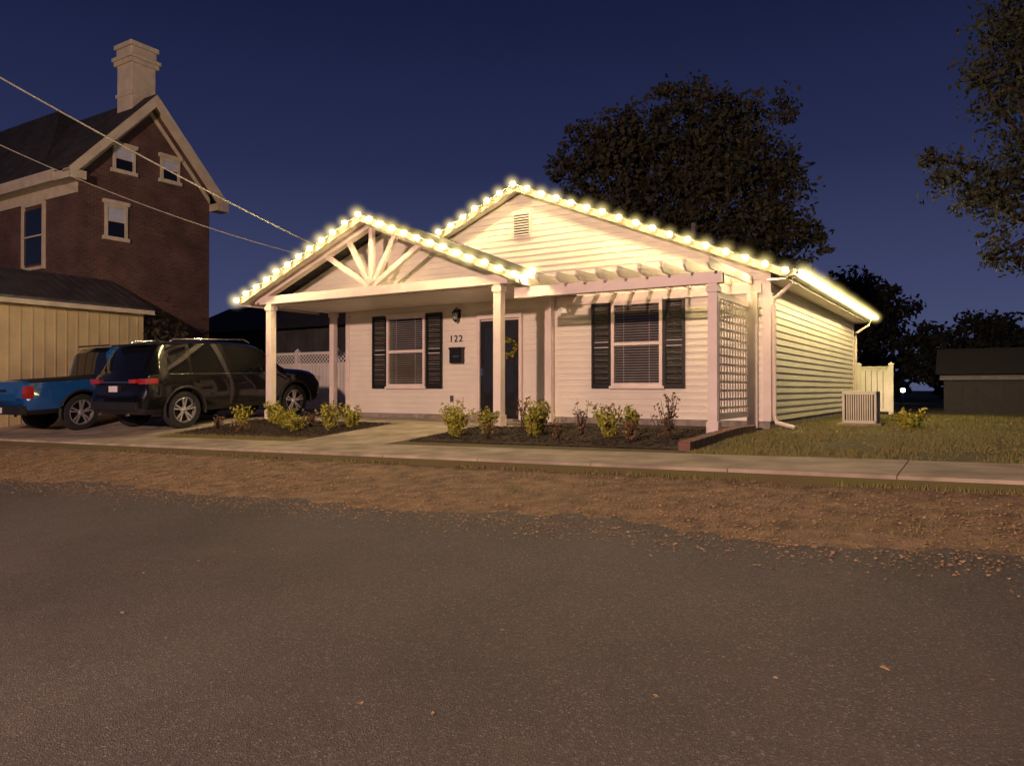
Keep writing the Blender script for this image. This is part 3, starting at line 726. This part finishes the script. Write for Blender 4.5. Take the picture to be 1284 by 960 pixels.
def bush(name,a,b,w,h,n,ls,m,stems=7,z=None):
    z0=g(a,b)+.02 if z is None else z
    mb=MB()
    for k in range(stems):
        q=(a+U(-w,w)*.8,b+U(-w,w)*.8,z0+h*U(.6,1)); mb.tube([(a+U(-.04,.04),b+U(-.04,.04),z0-.03),((a+q[0])/2+U(-.03,.03),(b+q[1])/2,z0+h*.45),q],[.008,.006,.003],M_bark,4)
        for i in range(n//stems):
            f=U(.15,1.03); c=Vector((a+(q[0]-a)*f,b+(q[1]-b)*f,z0+(q[2]-z0)*f))+rv()*w*.33
            leafquad(mb,c,ls*U(.6,1.3),m)
    return mb.obj(name)
bush('climbing_shrub',-18.6,.4,1.0,3.2,1500,.10,M_leafd,14)
bush('climbing_shrub.001',-17.2,1.6,.8,1.9,900,.09,M_leafd,12)
gs=[(-4.35,-3.4,.26,.55),(-4.05,-3.75,.24,.48),(-3.75,-3.3,.2,.42),(-2.75,-3.5,.28,.55),(-2.95,-3.0,.22,.5),(-1.55,-3.3,.28,.52),(-1.3,-3.0,.2,.46),(-9.9,-3.3,.24,.4),(-9.3,-2.9,.22,.36),(-7.25,-3.4,.22,.50),(-7.0,-3.1,.2,.42),(-7.9,-3.7,.2,.3),(-8.6,-3.3,.2,.38),(-9.7,-2.7,.2,.5)]
for i,(a,b,w,h) in enumerate(gs): bush('golden_shrub' if i==0 else 'golden_shrub.%03d'%i,a,b,w,h,620,.032,M_shrub,14)
rs=[(-3.3,-2.9,.2,.6),(-2.2,-2.9,.2,.55),(-2.2,-3.7,.2,.35),(-.75,-2.9,.22,.75),(-.6,-3.6,.2,.5),(-3.4,-3.8,.15,.3),(-1.0,-3.8,.2,.35),(-8.2,-3.0,.2,.3),(-9.2,-3.9,.2,.25),(-10.2,-3.7,.2,.3),(-8.0,-2.6,.2,.45)]
for i,(a,b,w,h) in enumerate(rs): bush('perennial_shrub' if i==0 else 'perennial_shrub.%03d'%i,a,b,w,h,110,.03,M_shrub2,9)
bush('ornamental_grass',2.1,1.2,.35,.28,260,.06,M_shrub,12)
mb=MB()
def blade(a,b,h,w=.006):
    z=g(a,b); th=U(0,6.28); dx,dy=math.cos(th)*w,math.sin(th)*w; lx,ly=U(-.5,.5)*h,U(-.5,.5)*h
    mb.add([(a-dx,b-dy,z-.003),(a+dx,b+dy,z-.003),(a+lx,b+ly,z+h)],[(0,1,2)],M_grass)
for i in range(42000):
    a=.15+R()**1.4*11; b=-4.8+R()**1.3*14
    if noise.noise(Vector((a*.9,b*.9,2)))<-.2 and R()<.85: continue
    blade(a,b,U(.02,.065),.008)
for i in range(6000):
    a=U(-14,9); b=U(-7.9,-6.16)
    if noise.noise(Vector((a*.8,b*1.1,7)))<.1 and R()>.12: continue
    blade(a,b,U(.02,.05),.005)
for i in range(2500): blade(U(-10.7,-6.65),U(-4.83,-4.32),U(.02,.06))
for i in range(2200):
    a=U(-10,9.5)
    if noise.noise(Vector((a*.9,3,1)))>-.1: blade(a,-6.13+U(-.05,.0),U(.02,.07),.006)
mb.obj('grass')
mb=MB()
def fallen(a,b,s):
    z=g(a,b)+.014; th=U(0,6.28); c,sn=math.cos(th),math.sin(th)
    P=[]
    for x,y in((-1,0),(-.25,.55),(.35,.4),(1,0),(.35,-.4),(-.25,-.55)):
        P.append((a+(x*c-y*sn)*s,b+(x*sn+y*c)*s,z+U(0,.9)*s*.7))
    mb.add(P,[tuple(range(6))],M_fall)
for i in range(22000):
    a=U(-20,10); b=-7.3+random.gauss(0,.6)
    if b<-8.8 or b>-6.16: continue
    if noise.noise(Vector((a*.6,b*.9,3)))<-.18 and R()<.6: continue
    fallen(a,b,U(.008,.022))
for i in range(5500): fallen(U(-14,8),-8.05-abs(random.gauss(0,.3)),U(.006,.016))
for i in range(50): fallen(U(-8,6),U(-13,-8.5),U(.010,.018))
for i in range(1400): fallen(U(0.2,9),U(-4.8,3),U(.012,.026))
for i in range(150): fallen(U(-16,9),U(-6.1,-4.9),U(.012,.020))
for k in range(3): fallen(2.88,-10.1,.024)
mb.obj('fallen_leaves')

# ---------------------------------------------------------------- wires
def wire(name,p0,p1,sag,r):
    p0=Vector(p0);p1=Vector(p1); mb=MB()
    mb.tube([p0.lerp(p1,i/24)-Vector((0,0,4*sag*(i/24)*(1-i/24))) for i in range(25)],r,M_wire,5); mb.obj(name,None,I4,smooth=80)
wire('power_line',(-10.3,12,6.9),(-4.4,18.2,4.0),.12,.018)
wire('power_line.001',(-13.0,17,6.9),(-5.4,19.0,4.1),.25,.011)

# ---------------------------------------------------------------- street lamp (behind the camera, lights road and facade)
la_=empty('street_lamp',(2.0,-25.5,-.8)); mb=MB()
zb=g(2.0,-25.5)
mb.tube([(2.0,-25.5,zb-.2),(2.0,-25.5,6.0),(1.8,-25.4,6.4),(-.5,-24.8,6.7)],[.12,.08,.06,.045],M_metal,10)
mb.box(-1.4,-.5,-24.95,-24.65,6.62,6.76,M_metal)
mb.obj('pole_and_head',la_)
ld=bpy.data.lights.new('lamp_light','POINT'); ld.energy=16500; ld.color=(1,.62,.48); ld.shadow_soft_size=.3
lo=bpy.data.objects.new('lamp_light',ld); scene.collection.objects.link(lo); attach(lo,la_); lo.matrix_basis=Matrix.Translation((-1.0,-24.8,6.25))

# ---------------------------------------------------------------- sky
w=bpy.data.worlds.new('World'); scene.world=w; w.use_nodes=True
t,n,l=w.node_tree,w.node_tree.nodes,w.node_tree.links
bg=n['Background']
sk=n.new('ShaderNodeTexSky'); sk.sky_type='NISHITA'; sk.sun_disc=False; sk.sun_elevation=math.radians(-3); sk.sun_rotation=math.radians(200)
tc=n.new('ShaderNodeTexCoord'); sp=n.new('ShaderNodeSeparateXYZ'); l.new(tc.outputs['Generated'],sp.inputs[0])
cr=n.new('ShaderNodeValToRGB'); e=cr.color_ramp.elements
e[0].position=0; e[0].color=(.075,.092,.18,1); e[1].position=.6; e[1].color=(.004,.006,.026,1)
k=e.new(.12); k.color=(.046,.057,.135,1); k=e.new(.28); k.color=(.019,.025,.078,1); k=e.new(.44); k.color=(.008,.012,.046,1)
l.new(sp.outputs[2],cr.inputs[0])
mx=n.new('ShaderNodeMix'); mx.data_type='RGBA'; mx.blend_type='ADD'; mx.inputs[0].default_value=.02
l.new(cr.outputs[0],mx.inputs[6]); l.new(sk.outputs[0],mx.inputs[7]); l.new(mx.outputs[2],bg.inputs[0]); bg.inputs[1].default_value=1

# ---------------------------------------------------------------- camera
cd=bpy.data.cameras.new('camera'); cam=bpy.data.objects.new('camera',cd); scene.collection.objects.link(cam); scene.camera=cam
cd.sensor_width=36; cd.lens=36*950/1284; cd.clip_end=1500; cd.clip_start=.05
cam.location=(0,0,.70); cam.rotation_euler=(math.radians(90.48),0,0)
scene.view_settings.view_transform='Standard'; scene.view_settings.look='None'; scene.view_settings.exposure=0
